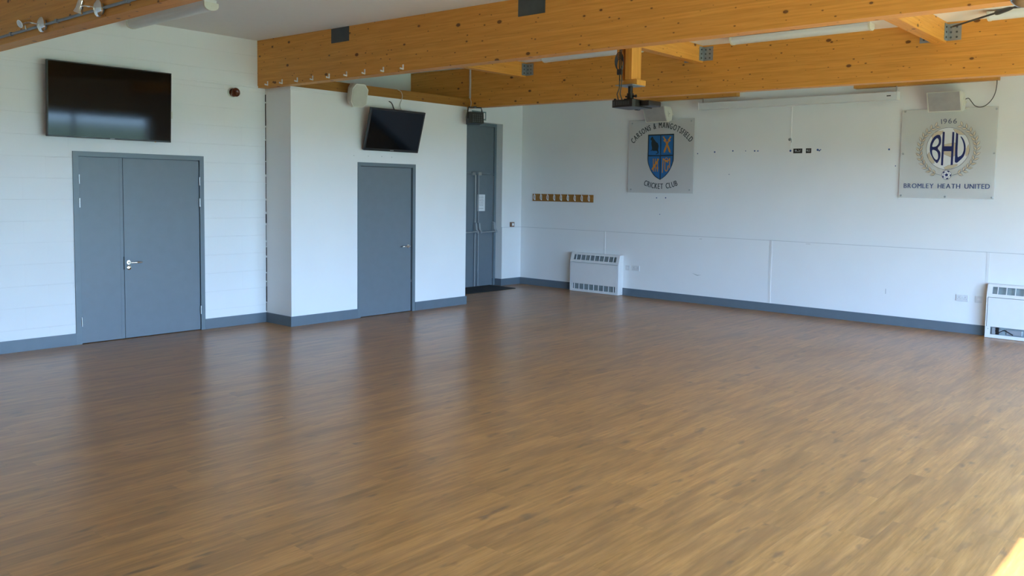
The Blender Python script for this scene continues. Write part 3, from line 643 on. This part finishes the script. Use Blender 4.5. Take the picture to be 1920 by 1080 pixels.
# ================================================================ RIGHT WALL THINGS (local x to the right along the wall, y up, z out)
def onB(name, label, cat, y, z, out=0.0, group=None): return thing(name, label, cat, (XB-out, y, z), ON_B, group)
def right_wall():
    t = onB('coat_hook_rail', 'wooden coat hook rail on the right wall near the corner', 'coat rack', 9.545, 1.62)
    obj('board', G().box(-.69, .69, -.066, .066, 0, .022, .003), M['oak'], t)
    for i in range(9):
        u = -.628+.1555*i
        obj('hook', G().tube([(u, -.035, .022), (u, -.040, .040), (u, -.015, .062), (u, .025, .060), (u, .055, .040), (u, .062, .050), (u, .078, .062)], .0062, 8).box(u-.009, u+.009, -.05, .045, .022, .025), M['case'], t, True)
    # projection screen
    t = onB('projection_screen', 'long white rolled-up projection screen case on the right wall', 'projector screen', 5.252, 3.09, .12)
    obj('case', G().prism([(-.052, -.045), (.052, -.045), (.056, .0), (.052, .04), (-.050, .04), (-.056, .0)], -1.485, 1.485, 'x'), M['case'], t) if False else obj('case', G().box(-1.485, 1.485, -.054, .054, -.05, .05, .008), M['case'], t)
    obj('end_cap', G().box(1.485, 1.503, -.056, .056, -.052, .052, .006), M['white'], t)
    obj('end_cap', G().box(-1.503, -1.485, -.056, .056, -.052, .052, .006), M['white'], t)
    obj('badge', G().box(1.36, 1.415, -.006, .008, .050, .052, .001), M['black'], t)
    for u in (-1.44, 1.47):
        g = G().tube([(u, .054, 0), (u, .085, 0)], .004, 6)
        for k in range(5): g.lathe([(.004, -.009), (.009, -.004), (.009, .004), (.004, .009)], (u, .063+.0145*k, 0), 'y', 8)
        obj('chain', g, M['steel'], t, True)
    obj('bottom_bar', G().box(-.05, .05, -.062, -.054, -.01, .03), M['white'], t)
    # wiring below the screen
    t = onB('surface_conduit', 'thin white conduit and loose wire hanging below the projection screen', 'conduit', 5.29, 2.70)
    obj('channel', G().box(-.010, .010, -.265, .33, 0, .010, .002), M['wall'], t)
    obj('wire_end', G().lathe([(.004, 0), (.022, .006), (.020, .014), (.006, .02)], (-.012, -.145, .008), 'z', 12).tube([(0, -.12, .01), (.014, -.15, .014), (.012, -.19, .012)], .005, 6), M['inkgrey'], t, True)
    for y, w, lab in ((5.178, .135, 'wide open black back box in the wall below the screen'), (5.016, .080, 'small square open back box in the wall below the screen')):
        t = onB('back_box', lab, 'socket', y, 2.388)
        obj('box', G().box(-w/2, w/2, -.034, .034, 0, .0025), M['recess'], t)
        g = G().lathe([(.016, .0), (.014, .004)], (-w*.22, .004, .002), 'z', 12).tube([(w*.08, .02, .004), (w*.2, .0, .006), (w*.36, .018, .004)], .004, 6).box(-w*.1, w*.3, -.012, -.004, .0025, .005)
        obj('terminal', g, M['silver'], t)
    # loudspeakers with angled brackets
    def speaker(label, y, z, cable):
        t = onB('loudspeaker', label, 'speaker', y, z, group='wedge loudspeakers on the right wall')
        pr = [(.120, .325), (.118, .13), (.06, .085), (-.09, .085), (-.125, .195), (-.12, .215), (-.06, .245), (.03, .285)]
        obj('cabinet', G().prism([(p[0], p[1]) for p in pr], -.205, .205, 'x'), M['cream'], t)
        g = G(); pts = [(.112, .3285), (.03, .292), (-.055, .254), (-.112, .224)]
        for (a, b), (c, d) in zip(pts[:-1], pts[1:]): g.prism([(a, b), (c, d), (c, d-.012), (a, b-.012)], -.188, .188, 'x')
        obj('grille', g, M['grille'], t)
        obj('bracket', G().box(-.03, .03, -.05, .05, 0, .09).prism([(.045, .09), (.045, .21), (-.045, .19), (-.045, .09)], .205, .212, 'x').lathe([(.011, 0), (.009, .008)], (.212, .01, .17), 'x', 10).box(-.03, .215, -.012, .012, .055, .09), M['cream'], t)
        if cable:
            obj('lead', G().tube(sm([(.212, .035, .12), (.245, .045, .10), (.275, .0, .07), (.315, -.05, .055), (.375, -.068, .05), (.44, -.045, .05), (.50, .02, .05), (.535, .10, .05), (.548, .19, .05), (.552, .256, .06)]), .0048, 8), M['cable'], t, True)
    speaker('wedge loudspeaker on the wall above the cricket badge', 7.47, 2.995, False)
    speaker('wedge loudspeaker with looping black lead above the football badge', 3.14, 2.965, True)
    # sockets
    def plate(label, y, z, w, kind):
        t = onB('wall_socket' if kind else 'fused_switch', label, 'socket', y, z, .0132)
        obj('face_plate', G().box(-w/2, w/2, -.043, .043, 0, .010, .003), M['case'], t)
        g = G()
        if kind:
            for c in (-w/4, w/4):
                obj('pin_slots', G().box(c-.004, c+.004, .004, .013, .010, .0104).box(c-.016, c-.009, -.016, -.011, .010, .0104).box(c+.009, c+.016, -.016, -.011, .010, .0104), M['inkgrey'], t, kind='stuff')
            obj('rocker', G().box(-w/4+.022, -w/4+.036, .010, .028, .010, .013), M['metalw'], t); obj('rocker', G().box(w/4-.036, w/4-.022, .010, .028, .010, .013), M['metalw'], t)
        else: obj('rocker', g.box(-.018, .018, -.012, .012, .010, .013), M['metalw'], t)
    plate('single fused switch plate beside the left white heater', 8.095, .472, .088, 0)
    plate('double socket to the right of the left white heater', 7.93, .474, .148, 1)
    plate('double socket to the left of the right white heater', 2.872, .455, .148, 1)
    plate('single fused switch plate tucked against the right white heater', 2.672, .455, .088, 0)
    # fan heaters
    def heater(label, y, bars):
        t = onB('fan_heater', label, 'heater', y, 0, .014, group='white fan heaters on the right wall')
        H, D, W = .675, .150, .515; v0, v1 = .515, H; w0, w1 = D, D-.045
        prof = [(0.004, 0), (0.004, D), (v0, D), (v1, w1), (v1, 0)]
        for s in (-1, 1): obj('side_panel', G().prism(prof, s*W, s*(W-.012), 'x'), M['metalw'], t)
        obj('top_panel', G().box(-W+.012, W-.012, H-.010, H, 0, w1-.001), M['metalw'], t)
        q = lambda f, d=0: (v0+(v1-v0)*f, w0+(w1-w0)*f-d)
        def slab(f0, f1, u0, u1, g): g.prism([q(f0), q(f1), q(f1, .012), q(f0, .012)], u0, u1, 'x')
        g = G(); slab(0, .25, -W+.012, W-.012, g); slab(.80, 1, -W+.012, W-.012, g); slab(.25, .80, -W+.012, -.455, g); slab(.25, .80, .455, W-.012, g)
        obj('grille_panel', g, M['metalw'], t)
        obj('front_panel', G().box(-W+.018, W-.018, .142, v0-.006, D-.010, D+.001, .002), M['metalw'], t)
        g = G().box(-W+.012, W-.012, .004, .046, D-.012, D).box(-W+.012, -.455, .046, .142, D-.012, D).box(.455, W-.012, .046, .142, D-.012, D)
        obj('plinth_panel', g, M['metalw'], t)
        us = [-.395+.0985*i for i in range(9)]
        for u in us:
            g = G(); slab(.25, .80, u-.0042, u+.0042, g); obj('grille_bar', g, M['metalw'], t)
        if bars:
            for u in [-.42+.105*i for i in range(9)]: obj('grille_bar', G().box(u-.0042, u+.0042, .046, .142, D-.012, D-.002), M['metalw'], t)
        core = G().prism([(.03, .02), (.03, D-.045), (v0, D-.045), (v1-.02, w1-.045), (v1-.02, .02)], -W+.016, W-.016, 'x')
        obj('core', core, M['coil'], t)
        if not bars:
            g = G().box(-.44, -.40, .05, .13, D-.045, D-.02).lathe([(.030, 0), (.026, .02)], (-.345, .09, D-.045), 'z', 16).box(-.28, -.10, .052, .12, D-.044, D-.03, .01)
            obj('motor_part', g, M['silver'], t)
            g = G().tube([(-.43, .12, D-.03), (-.37, .07, D-.02), (-.30, .11, D-.025), (-.2, .06, D-.02)], .006, 6).box(-.39, -.36, .05, .14, D-.04, D-.015)
            obj('wiring', g, M['black'], t)
        for s in (-1, 1): obj('screw', G().lathe([(.005, 0), (.004, .002)], (s*(W-.035), .115, D+.0), 'z', 8), M['inkgrey'], t)
        obj('screw', G().lathe([(.005, 0), (.004, .002)], (W, .04, .035), 'x', 8), M['inkgrey'], t)
    heater('whole white fan heater on the right wall with barred grille top and bottom', 8.702, True)
    heater('white fan heater cut off by the right edge, its lower grille missing', 2.040, False)
right_wall()

# ================================================================ PROJECTOR AND ITS POST
def projector():
    t = thing('drop_post', 'pale timber drop post hanging from the middle joist for the projector', 'post', (7.69, 5.25, 2.90))
    zt = 3.324-2.90
    obj('upright', G().box(-.09, .09, -.07, .015, .055, zt, .003), M['woodz'], t)
    obj('upright', G().box(-.085, .085, .072, .128, .055, zt, .003), M['woodz'], t)
    obj('end_block', G().box(-.05, .12, -.115, .06, 0, .055, .003), M['woodz'], t)
    obj('steel_plate', G().box(-.13, .115, -.11, .11, -.008, -.0005), M['galv'], t)
    t = thing('projector', 'black ceiling projector hanging below the pale timber post', 'projector', (7.69, 5.25, 2.655))
    pj = [(-.10, -.135), (.20, -.150), (.215, -.135), (.215, .15), (.20, .165), (-.10, .165), (-.125, .14), (-.125, -.11)]
    hz = .085
    g = G().prism(pj, .008, hz, 'z'); obj('casing', g, M['black'], t)
    obj('lens_barrel', G().lathe([(.045, 0), (.045, .05), (.040, .055)], (.205, .06, .045), 'x', 20), M['black'], t, True)
    obj('side_module', G().box(-.02, .22, -.255, -.140, .018, .078, .012), M['black'], t)
    obj('top_dome', G().lathe([(.016, 0), (.014, .018), (.004, .022)], (-.09, .135, hz), 'z', 14), M['black'], t, True)
    g = G()
    for i in range(8): g.box(-.1265, -.125, -.07+.022*i, -.06+.022*i, .03, .07)
    g.box(-.1265, -.125, .115, .135, .02, .07)
    obj('vent_slot', g, M['plate'], t)
    obj('mount_column', G().lathe([(.030, 0), (.030, .02), (.038, .024), (.038, .075), (.026, .08), (.026, .151)], (0, 0, hz), 'z', 20).box(-.05, .05, -.05, .05, hz, hz+.02, .004).tube([(-.0, -.07, hz+.045), (0, .06, hz+.045)], .010, 8).lathe([(.016, 0), (.016, .015)], (0, -.078, hz+.045), 'y', 10), M['black'], t, True)
    # cables down to the projector
    g = G(); x = 7.548; yc = 5.295
    for k in range(5):
        r = .052+.004*k
        g.tube([(x-.004*k, yc+.8*r*math.cos(a), 3.105+1.35*r*math.sin(a)+.01*k) for a in [i*2*PI/16 for i in range(17)]], .0048, 6, False)
    g.tube([(x, yc, 3.33), (x, yc+.004, 3.1), (x, yc+.0, 2.98), (x-.01, yc-.006, 2.86), (x, yc+.03, 2.80), (x+.04, yc+.04, 2.745)], .0062, 6)
    g.tube([(x, yc-.02, 3.33), (x, yc-.016, 3.1), (x, yc-.028, 2.98), (x-.01, yc-.03, 2.88), (x, yc-.01, 2.80), (x+.05, yc+.0, 2.745)], .0062, 6)
    g.box(x-.02, x+.01, yc-.035, yc+.03, 3.0, 3.06, .01)
    tag(obj('cable_bundle', g, M['cable'], smooth=True), 'black coiled cables tied beside the projector post', 'cable')
projector()

# ================================================================ BADGES
FONT = {}
def glyph(ch, bold=0.0):
    k = (ch, bold)
    if k in FONT: return FONT[k]
    cu = bpy.data.curves.new('glyph', 'FONT'); cu.body = ch; cu.size = 1.0; cu.offset = bold; cu.resolution_u = 4; cu.fill_mode = 'FRONT'
    o = bpy.data.objects.new('glyph', cu); COL.objects.link(o)
    bpy.context.view_layer.update()
    me = bpy.data.meshes.new_from_object(o.evaluated_get(bpy.context.evaluated_depsgraph_get()))
    vs = [v.co.copy() for v in me.vertices]; fs = [list(p.vertices) for p in me.polygons]
    x0 = min(v.x for v in vs); x1 = max(v.x for v in vs)
    vs = [Vector((v.x-x0, v.y, 0)) for v in vs]
    bpy.data.objects.remove(o); bpy.data.curves.remove(cu); bpy.data.meshes.remove(me)
    FONT[k] = (vs, fs, x1-x0); return FONT[k]
def word(g, text, place, cap, xs=1.0, bold=0.0, gap=.12, space=.33, z=0.0, fit=None):
    """lays a word along place(s) -> (x, y, angle); cap = capital height in metres"""
    sc = cap/0.70
    ws = [space if c == ' ' else glyph(c, 0.0)[2] for c in text]
    tot = sum(w*xs*sc for w in ws)+gap*sc*xs*(len(text)-1)
    k = 1.0
    if fit: k = fit/tot
    s = -tot*k/2
    for c, w in zip(text, ws):
        wd = w*xs*sc*k
        if c != ' ':
            vs, fs, _ = glyph(c, 0.0); cx, cy, an = place(s+wd/2)
            ca, sa = math.cos(an), math.sin(an)
            for n, e in enumerate((-bold, 0, bold) if bold else (0,)):
                out = []
                for v in vs:
                    a = (v.x+e)*xs*sc*k-wd/2; b = v.y*sc
                    out.append((cx+a*ca-b*sa, cy+a*sa+b*ca, z+n*.00002))
                g._add(out, fs)
        s += wd+gap*sc*xs*k
def line_at(x, y, slope=0.0): return lambda s: (x+s, y+s*slope, slope)
def arc_over(cx, cy, R): return lambda s: (cx+R*math.sin(s/R), cy+R*math.cos(s/R), -s/R)
def arc_under(cx, cy, R): return lambda s: (cx+R*math.sin(s/R), cy-R*math.cos(s/R), s/R)
BD = {
'shield':[(-0.24,0.357),(0.002,0.357),(0.253,0.358),(0.255,0.2),(0.257,-0.048),(0.246,-0.098),(0.223,-0.164),(0.168,-0.256),(0.092,-0.331),(0.01,-0.382),(-0.086,-0.332),(-0.158,-0.256),(-0.211,-0.162),(-0.24,-0.06),(-0.24,0.127)],
'blue':[[(-0.221,0.338),(-0.004,0.336),(0.003,0.017),(-0.222,0.02)],[(0.013,0.337),(0.237,0.337),(0.237,0.023),(0.017,0.02)],[(-0.224,0.003),(-0.005,0.001),(0.003,-0.369),(-0.076,-0.323),(-0.138,-0.264),(-0.19,-0.188),(-0.222,-0.086)],[(0.013,0.0),(0.237,0.006),(0.237,-0.081),(0.205,-0.181),(0.149,-0.264),(0.082,-0.327),(0.022,-0.369)]],
'cat':[(-0.156,0.323),(-0.14,0.306),(-0.129,0.285),(-0.104,0.259),(-0.081,0.231),(-0.053,0.216),(-0.037,0.182),(-0.033,0.156),(-0.04,0.123),(-0.039,0.089),(-0.03,0.064),(-0.048,0.043),(-0.075,0.033),(-0.079,0.041),(-0.053,0.056),(-0.056,0.077),(-0.069,0.09),(-0.144,0.091),(-0.151,0.104),(-0.167,0.09),(-0.184,0.092),(-0.184,0.098),(-0.164,0.108),(-0.158,0.142),(-0.172,0.193),(-0.173,0.235),(-0.164,0.256),(-0.184,0.265),(-0.19,0.29),(-0.173,0.311)],
'swords':[[(0.09,0.236),(0.115,0.245),(0.155,0.169),(0.191,0.094),(0.195,0.051),(0.168,0.065),(0.126,0.162)],[(0.161,0.234),(0.135,0.245),(0.1,0.17),(0.068,0.096),(0.067,0.052),(0.094,0.066),(0.13,0.162)],[(0.043,0.312),(0.064,0.321),(0.093,0.275),(0.078,0.267)],[(0.203,0.308),(0.181,0.318),(0.156,0.273),(0.171,0.265)],[(0.056,0.255),(0.093,0.283),(0.115,0.26),(0.079,0.229)],[(0.193,0.252),(0.155,0.282),(0.135,0.26),(0.172,0.227)]],
'bat':[[(-0.072,-0.079),(-0.043,-0.096),(-0.129,-0.226),(-0.158,-0.209)],[(-0.043,-0.037),(-0.017,-0.044),(-0.048,-0.1),(-0.065,-0.087)]],
'stumps':[[(-0.135,-0.036),(-0.121,-0.036),(-0.114,-0.247),(-0.128,-0.247)],[(-0.097,-0.036),(-0.083,-0.036),(-0.077,-0.247),(-0.091,-0.247)],[(-0.055,-0.037),(-0.041,-0.037),(-0.035,-0.247),(-0.049,-0.247)],[(-0.061,-0.171),(-0.031,-0.171),(-0.03,-0.209),(-0.06,-0.209)]],
'mono':[[(0.051,-0.264),(0.053,-0.147),(0.059,-0.038),(0.104,-0.08),(0.122,-0.084),(0.148,-0.08),(0.186,-0.039),(0.185,-0.114),(0.181,-0.189)],[(0.144,-0.101),(0.121,-0.068),(0.094,-0.08),(0.096,-0.205),(0.109,-0.231),(0.124,-0.241),(0.14,-0.231),(0.152,-0.206),(0.153,-0.16),(0.165,-0.156)],[(0.145,-0.051),(0.138,-0.066),(0.121,-0.072),(0.104,-0.066),(0.096,-0.051),(0.103,-0.036),(0.12,-0.03),(0.138,-0.036),(0.145,-0.051)]],
'studs':[(-0.556,0.549),(0.565,0.55),(0.56,-0.539),(-0.557,-0.543)],
'B':[(-0.117,0.244),(-0.091,0.234),(-0.076,0.18),(-0.082,0.118),(-0.113,0.069),(-0.081,0.019),(-0.077,-0.044),(-0.093,-0.093),(-0.115,-0.124),(-0.148,-0.092),(-0.185,-0.033),(-0.208,0.03),(-0.211,0.093),(-0.202,0.147),(-0.175,0.205),(-0.142,0.236)],
'Bh':[[(-0.128,0.201),(-0.108,0.181),(-0.106,0.136),(-0.128,0.101),(-0.153,0.09),(-0.181,0.093),(-0.176,0.129),(-0.156,0.173)],[(-0.179,0.046),(-0.146,0.043),(-0.115,0.015),(-0.104,-0.034),(-0.109,-0.07),(-0.128,-0.079),(-0.155,-0.052),(-0.176,-0.006)]],
'H':[[(-0.062,0.281),(-0.036,0.28),(-0.039,-0.154),(-0.065,-0.152)],[(0.055,0.277),(0.08,0.274),(0.08,-0.148),(0.053,-0.152)],[(-0.04,0.095),(0.075,0.092),(0.075,0.028),(-0.04,0.03)]],
'U':[(0.1,0.265),(0.127,0.248),(0.13,-0.024),(0.155,-0.038),(0.183,-0.016),(0.201,0.041),(0.198,0.103),(0.179,0.165),(0.154,0.212),(0.164,0.217),(0.195,0.174),(0.219,0.103),(0.222,0.023),(0.205,-0.038),(0.17,-0.082),(0.134,-0.117),(0.114,-0.121),(0.101,-0.108),(0.1,0.087)],
'cream':[[(-0.196,0.228),(-0.165,0.268),(-0.123,0.291),(-0.056,0.296),(-0.063,0.269),(-0.095,0.23),(-0.162,0.205),(-0.182,0.183)],[(0.062,0.319),(0.119,0.301),(0.17,0.271),(0.204,0.235),(0.142,0.239),(0.087,0.274)],[(-0.214,0.026),(-0.198,-0.033),(-0.149,-0.088),(-0.147,-0.129),(-0.181,-0.124),(-0.218,-0.078),(-0.24,-0.015)],[(-0.03,-0.183),(0.024,-0.152),(0.135,-0.137),(0.132,-0.157),(0.076,-0.192),(-0.008,-0.206)],[(0.255,0.115),(0.268,0.049),(0.264,0.005),(0.234,-0.043),(0.226,-0.021),(0.229,0.058)],[(-0.035,0.117),(0.056,0.135),(0.098,0.136),(0.101,-0.028),(0.056,-0.05),(-0.034,-0.008)]],
'bstuds':[(-0.542,0.563),(0.56,0.548),(0.558,-0.005),(0.556,-0.56),(0.005,-0.559),(-0.55,-0.552),(-0.544,0.004),(0.01,0.55)],

}
def poly(g, pts, z, t=.0012): g.prism(pts, z, z+t); return g
def sheet(g, pts, z): g._add([(p[0], p[1], z) for p in pts], [tuple(range(len(pts)))]); return g
def ringpts(g, cx, cy, rx, ry, w, z, seg=64, a0=0.0, a1=2*PI):
    n = seg; vs = []
    for i in range(n+1):
        a = a0+(a1-a0)*i/n
        for d in (-w/2, w/2): vs.append((cx+(rx+d)*math.cos(a), cy+(ry+d)*math.sin(a), z))
    g._add(vs, [(2*i, 2*i+1, 2*i+3, 2*i+2) for i in range(n)])
def shrink(pts, k):
    cx = sum(p[0] for p in pts)/len(pts); cy = sum(p[1] for p in pts)/len(pts)
    return [(cx+(p[0]-cx)*k, cy+(p[1]-cy)*k) for p in pts]
def studs(t, pts):
    for u, v in pts: obj('stud', G().lathe([(.011, -.024), (.011, .006), (.013, .0062), (.013, .011), (.009, .014)], (u, v, 0), 'z', 16), M['silver'], t, True)
def cricket():
    t = onB('club_badge_panel', 'frosted panel with blue cricket club shield and arched lettering', 'sign', 7.50, 2.337, .030)
    obj('panel', G().box(-.621, .621, -.595, .595, 0, .005, .001), M['acry'], t)
    studs(t, BD['studs'])
    z = .0056
    g = G()
    # black band: outline of the shield and its cross
    obj('shield_outline', poly(G(), smc(BD['shield'], (0, 1, 2, 9)), z-.0005, .001), M['ink'], t)
    g = G(); [poly(g, q, z+.0004, .0008) for q in BD['blue']]; obj('shield_field', g, M['blue'], t)
    obj('cat_emblem', poly(G(), smc(BD['cat'], (16, 21, 23), 3), z+.0012, .0006), M['ink'], t)
    g = G(); [poly(g, q, z+.0012+.0002*i, .0006) for i, q in enumerate(BD['swords'])]; obj('crossed_swords_emblem', g, M['gold'], t)
    g = G(); [poly(g, q, z+.0012+.0001*i, .0006) for i, q in enumerate(BD['stumps'])]; [poly(g, q, z+.0020+.0002*i, .0006) for i, q in enumerate(BD['bat'])]; obj('stumps_and_bat_emblem', g, M['gold'], t)
    g = G()
    k = 0
    for q in BD['mono'][:2]:
        for (a, b) in zip(q[:-1], q[1:]):
            k += 1
            dx, dy = b[0]-a[0], b[1]-a[1]; l = math.hypot(dx, dy); w = .0085; nx, ny = -dy/l*w, dx/l*w; ex, ey = dx/l*.004, dy/l*.004
            poly(g, [(a[0]+nx-ex, a[1]+ny-ey), (b[0]+nx+ex, b[1]+ny+ey), (b[0]-nx+ex, b[1]-ny+ey), (a[0]-nx-ex, a[1]-ny-ey)], z+.0010+.00006*k, .0004)
    c = BD['mono'][2]; cx = sum(p[0] for p in c[:8])/8; cy = sum(p[1] for p in c[:8])/8
    ringpts(g, cx, cy, .024, .024, .011, z+.0030, 20)
    obj('monogram_emblem', g, M['gold'], t)
    g = G(); R = .700
    word(g, 'CARSONS & MANGOTSFIELD', arc_over(.012, .502-R-.045, R), (.092), .74, .032, .20, .30, z+.0004, fit=1.205)
    obj('lettering', g, M['ink'], t); g = G()
    R2 = .88
    word(g, 'CRICKET CLUB', arc_under(.020, -.530+R2, R2), .090, .74, .032, .20, .36, z+.0004, fit=.665)
    obj('lettering', g, M['ink'], t)
cricket()
def football():
    t = onB('club_badge_panel', 'frosted panel with blue football club badge, laurel wreath and year', 'sign', 3.14, 2.32, .030)
    obj('panel', G().box(-.582, .580, -.582, .580, 0, .005, .001), M['acry2'], t)
    studs(t, BD['bstuds'])
    z = .0056; cx, cy = .008, .063; rx, ry = .2625, .2705
    disc = [(cx+rx*math.cos(i*2*PI/48), cy+ry*math.sin(i*2*PI/48)) for i in range(48)]
    obj('badge_disc', poly(G(), disc, z-.0004, .0006), M['pale'], t)
    for q in BD['cream']: obj('ball_patch', poly(G(), q, z+.0004, .0004), M['tan'], t)
    g = G(); ringpts(g, cx, cy, rx, ry, .004, z+.0006)
    LX, LY = .341, .338; lcx, lcy = .008, .050
    ringpts(g, lcx, lcy, LX, LY, .0035, z+.0006, 60, -PI/2+.20, PI/2-.42); ringpts(g, lcx, lcy, LX, LY, .0035, z+.0006, 60, PI/2+.38, 1.5*PI-.20)
    for q in BD['cream']:
        for a, b in zip(q, q[1:]+q[:1]):
            dx, dy = b[0]-a[0], b[1]-a[1]; l = math.hypot(dx, dy); w = .0008; nx, ny = -dy/l*w, dx/l*w
            sheet(g, [(a[0]+nx, a[1]+ny), (b[0]+nx, b[1]+ny), (b[0]-nx, b[1]-ny), (a[0]-nx, a[1]-ny)], z+.0010)
    gl = G()
    def leaf(x, y, an, ln=.072, wd=.0155):
        pts = []
        for i in range(9):
            s = i/8; pts.append((s, math.sin(PI*s**.85)))
        o = [(ln*s, wd*h) for s, h in pts]+[(ln*s, -wd*h) for s, h in pts[-2:0:-1]]
        tr = lambda k: [(x+(a*k+(1-k)*ln/2)*math.cos(an)-b*k*math.sin(an), y+(a*k+(1-k)*ln/2)*math.sin(an)+b*k*math.cos(an)) for a, b in o]
        tr2 = lambda k: [(x+((a-ln/2)*(.92 if k < 1 else 1)+ln/2)*math.cos(an)-b*k*math.sin(an), y+((a-ln/2)*(.92 if k < 1 else 1)+ln/2)*math.sin(an)+b*k*math.cos(an)) for a, b in o]
        sheet(g, tr2(1), z+.0010); sheet(gl, tr2(.72), z+.0014)
    for side in (-1, 1):
        for i in range(13):
            a = -PI/2+.30+(PI-.72)*(i+.6)/13                  # from the foot of the wreath upwards
            px = lcx+side*LX*math.cos(a); py = lcy+LY*math.sin(a)
            tang = a+PI/2
            for inward in (0, 1):
                an = tang+(-.78 if not inward else .62)
                sx = px+side*(.004)*math.cos(a); sy = py
                ang = an if side == 1 else PI-an
                leaf(sx, sy, ang, .070 if not inward else .066)
    obj('wreath_line', g, M['line'], t); obj('wreath_leaves', gl, M['tan'], t)
    g = G(); poly(g, smc(BD['B'], (9,)), z+.0008, .0004); [poly(g, q, z+.0008+.0001*i, .0004) for i, q in enumerate(BD['H'])]; poly(g, smc(BD['U'], (0, 1, 8, 9, 16, 17)), z+.0008, .0004)
    obj('large_letters', g, M['navy'], t)
    g = G(); [poly(g, smc(q), z+.0013, .0003) for q in BD['Bh']]; obj('letter_counters', g, M['pale'], t)
    bx, by, br = .010, -.277, .057
    g = G(); poly(g, [(bx+br*math.cos(i*PI/16), by+br*math.sin(i*PI/16)) for i in range(32)], z+.0010, .0006); ball = obj('small_football', g, M['pale'], t)
    g = G(); ringpts(g, bx, by, br, br, .004, z+.0020, 32)
    pent = [(bx+.021*math.cos(PI/2+.2+i*2*PI/5), by+.021*math.sin(PI/2+.2+i*2*PI/5)) for i in range(5)]
    sheet(g, pent, z+.0020)
    for i in range(5):
        a = PI/2+.2+i*2*PI/5
        p0 = (bx+.021*math.cos(a), by+.021*math.sin(a)); p1 = (bx+.038*math.cos(a), by+.038*math.sin(a)); n = (-math.sin(a)*.0012, math.cos(a)*.0012)
        sheet(g, [(p0[0]+n[0], p0[1]+n[1]), (p1[0]+n[0], p1[1]+n[1]), (p1[0]-n[0], p1[1]-n[1]), (p0[0]-n[0], p0[1]-n[1])], z+.0020)
        for s in (-1, 1):
            p2 = (bx+.045*math.cos(a+s*.45), by+.045*math.sin(a+s*.45)); dx, dy = p2[0]-p1[0], p2[1]-p1[1]; l = math.hypot(dx, dy); n = (-dy/l*.0012, dx/l*.0012)
            sheet(g, [(p1[0]+n[0], p1[1]+n[1]), (p2[0]+n[0], p2[1]+n[1]), (p2[0]-n[0], p2[1]-n[1]), (p1[0]-n[0], p1[1]-n[1])], z+.0020)
        a += PI/5
        sheet(g, [(bx+.056*math.cos(a-.27), by+.056*math.sin(a-.27)), (bx+.040*math.cos(a-.2), by+.040*math.sin(a-.2)), (bx+.040*math.cos(a+.2), by+.040*math.sin(a+.2)), (bx+.056*math.cos(a+.27), by+.056*math.sin(a+.27))], z+.0020)
    obj('football_pattern', g, M['navy'], ball)
    g = G(); word(g, '1966', arc_over(.008, .387-.9, .9), .064, .92, .0, .14, .3, z+.0006, fit=.186); obj('year_lettering', g, M['line'], t)
    g = G(); word(g, 'BROMLEY HEATH UNITED', line_at(.004, -.452), .062, 1.0, .022, .15, .36, z+.0006, fit=1.045); obj('name_lettering', g, M['navyt'], t)
football()
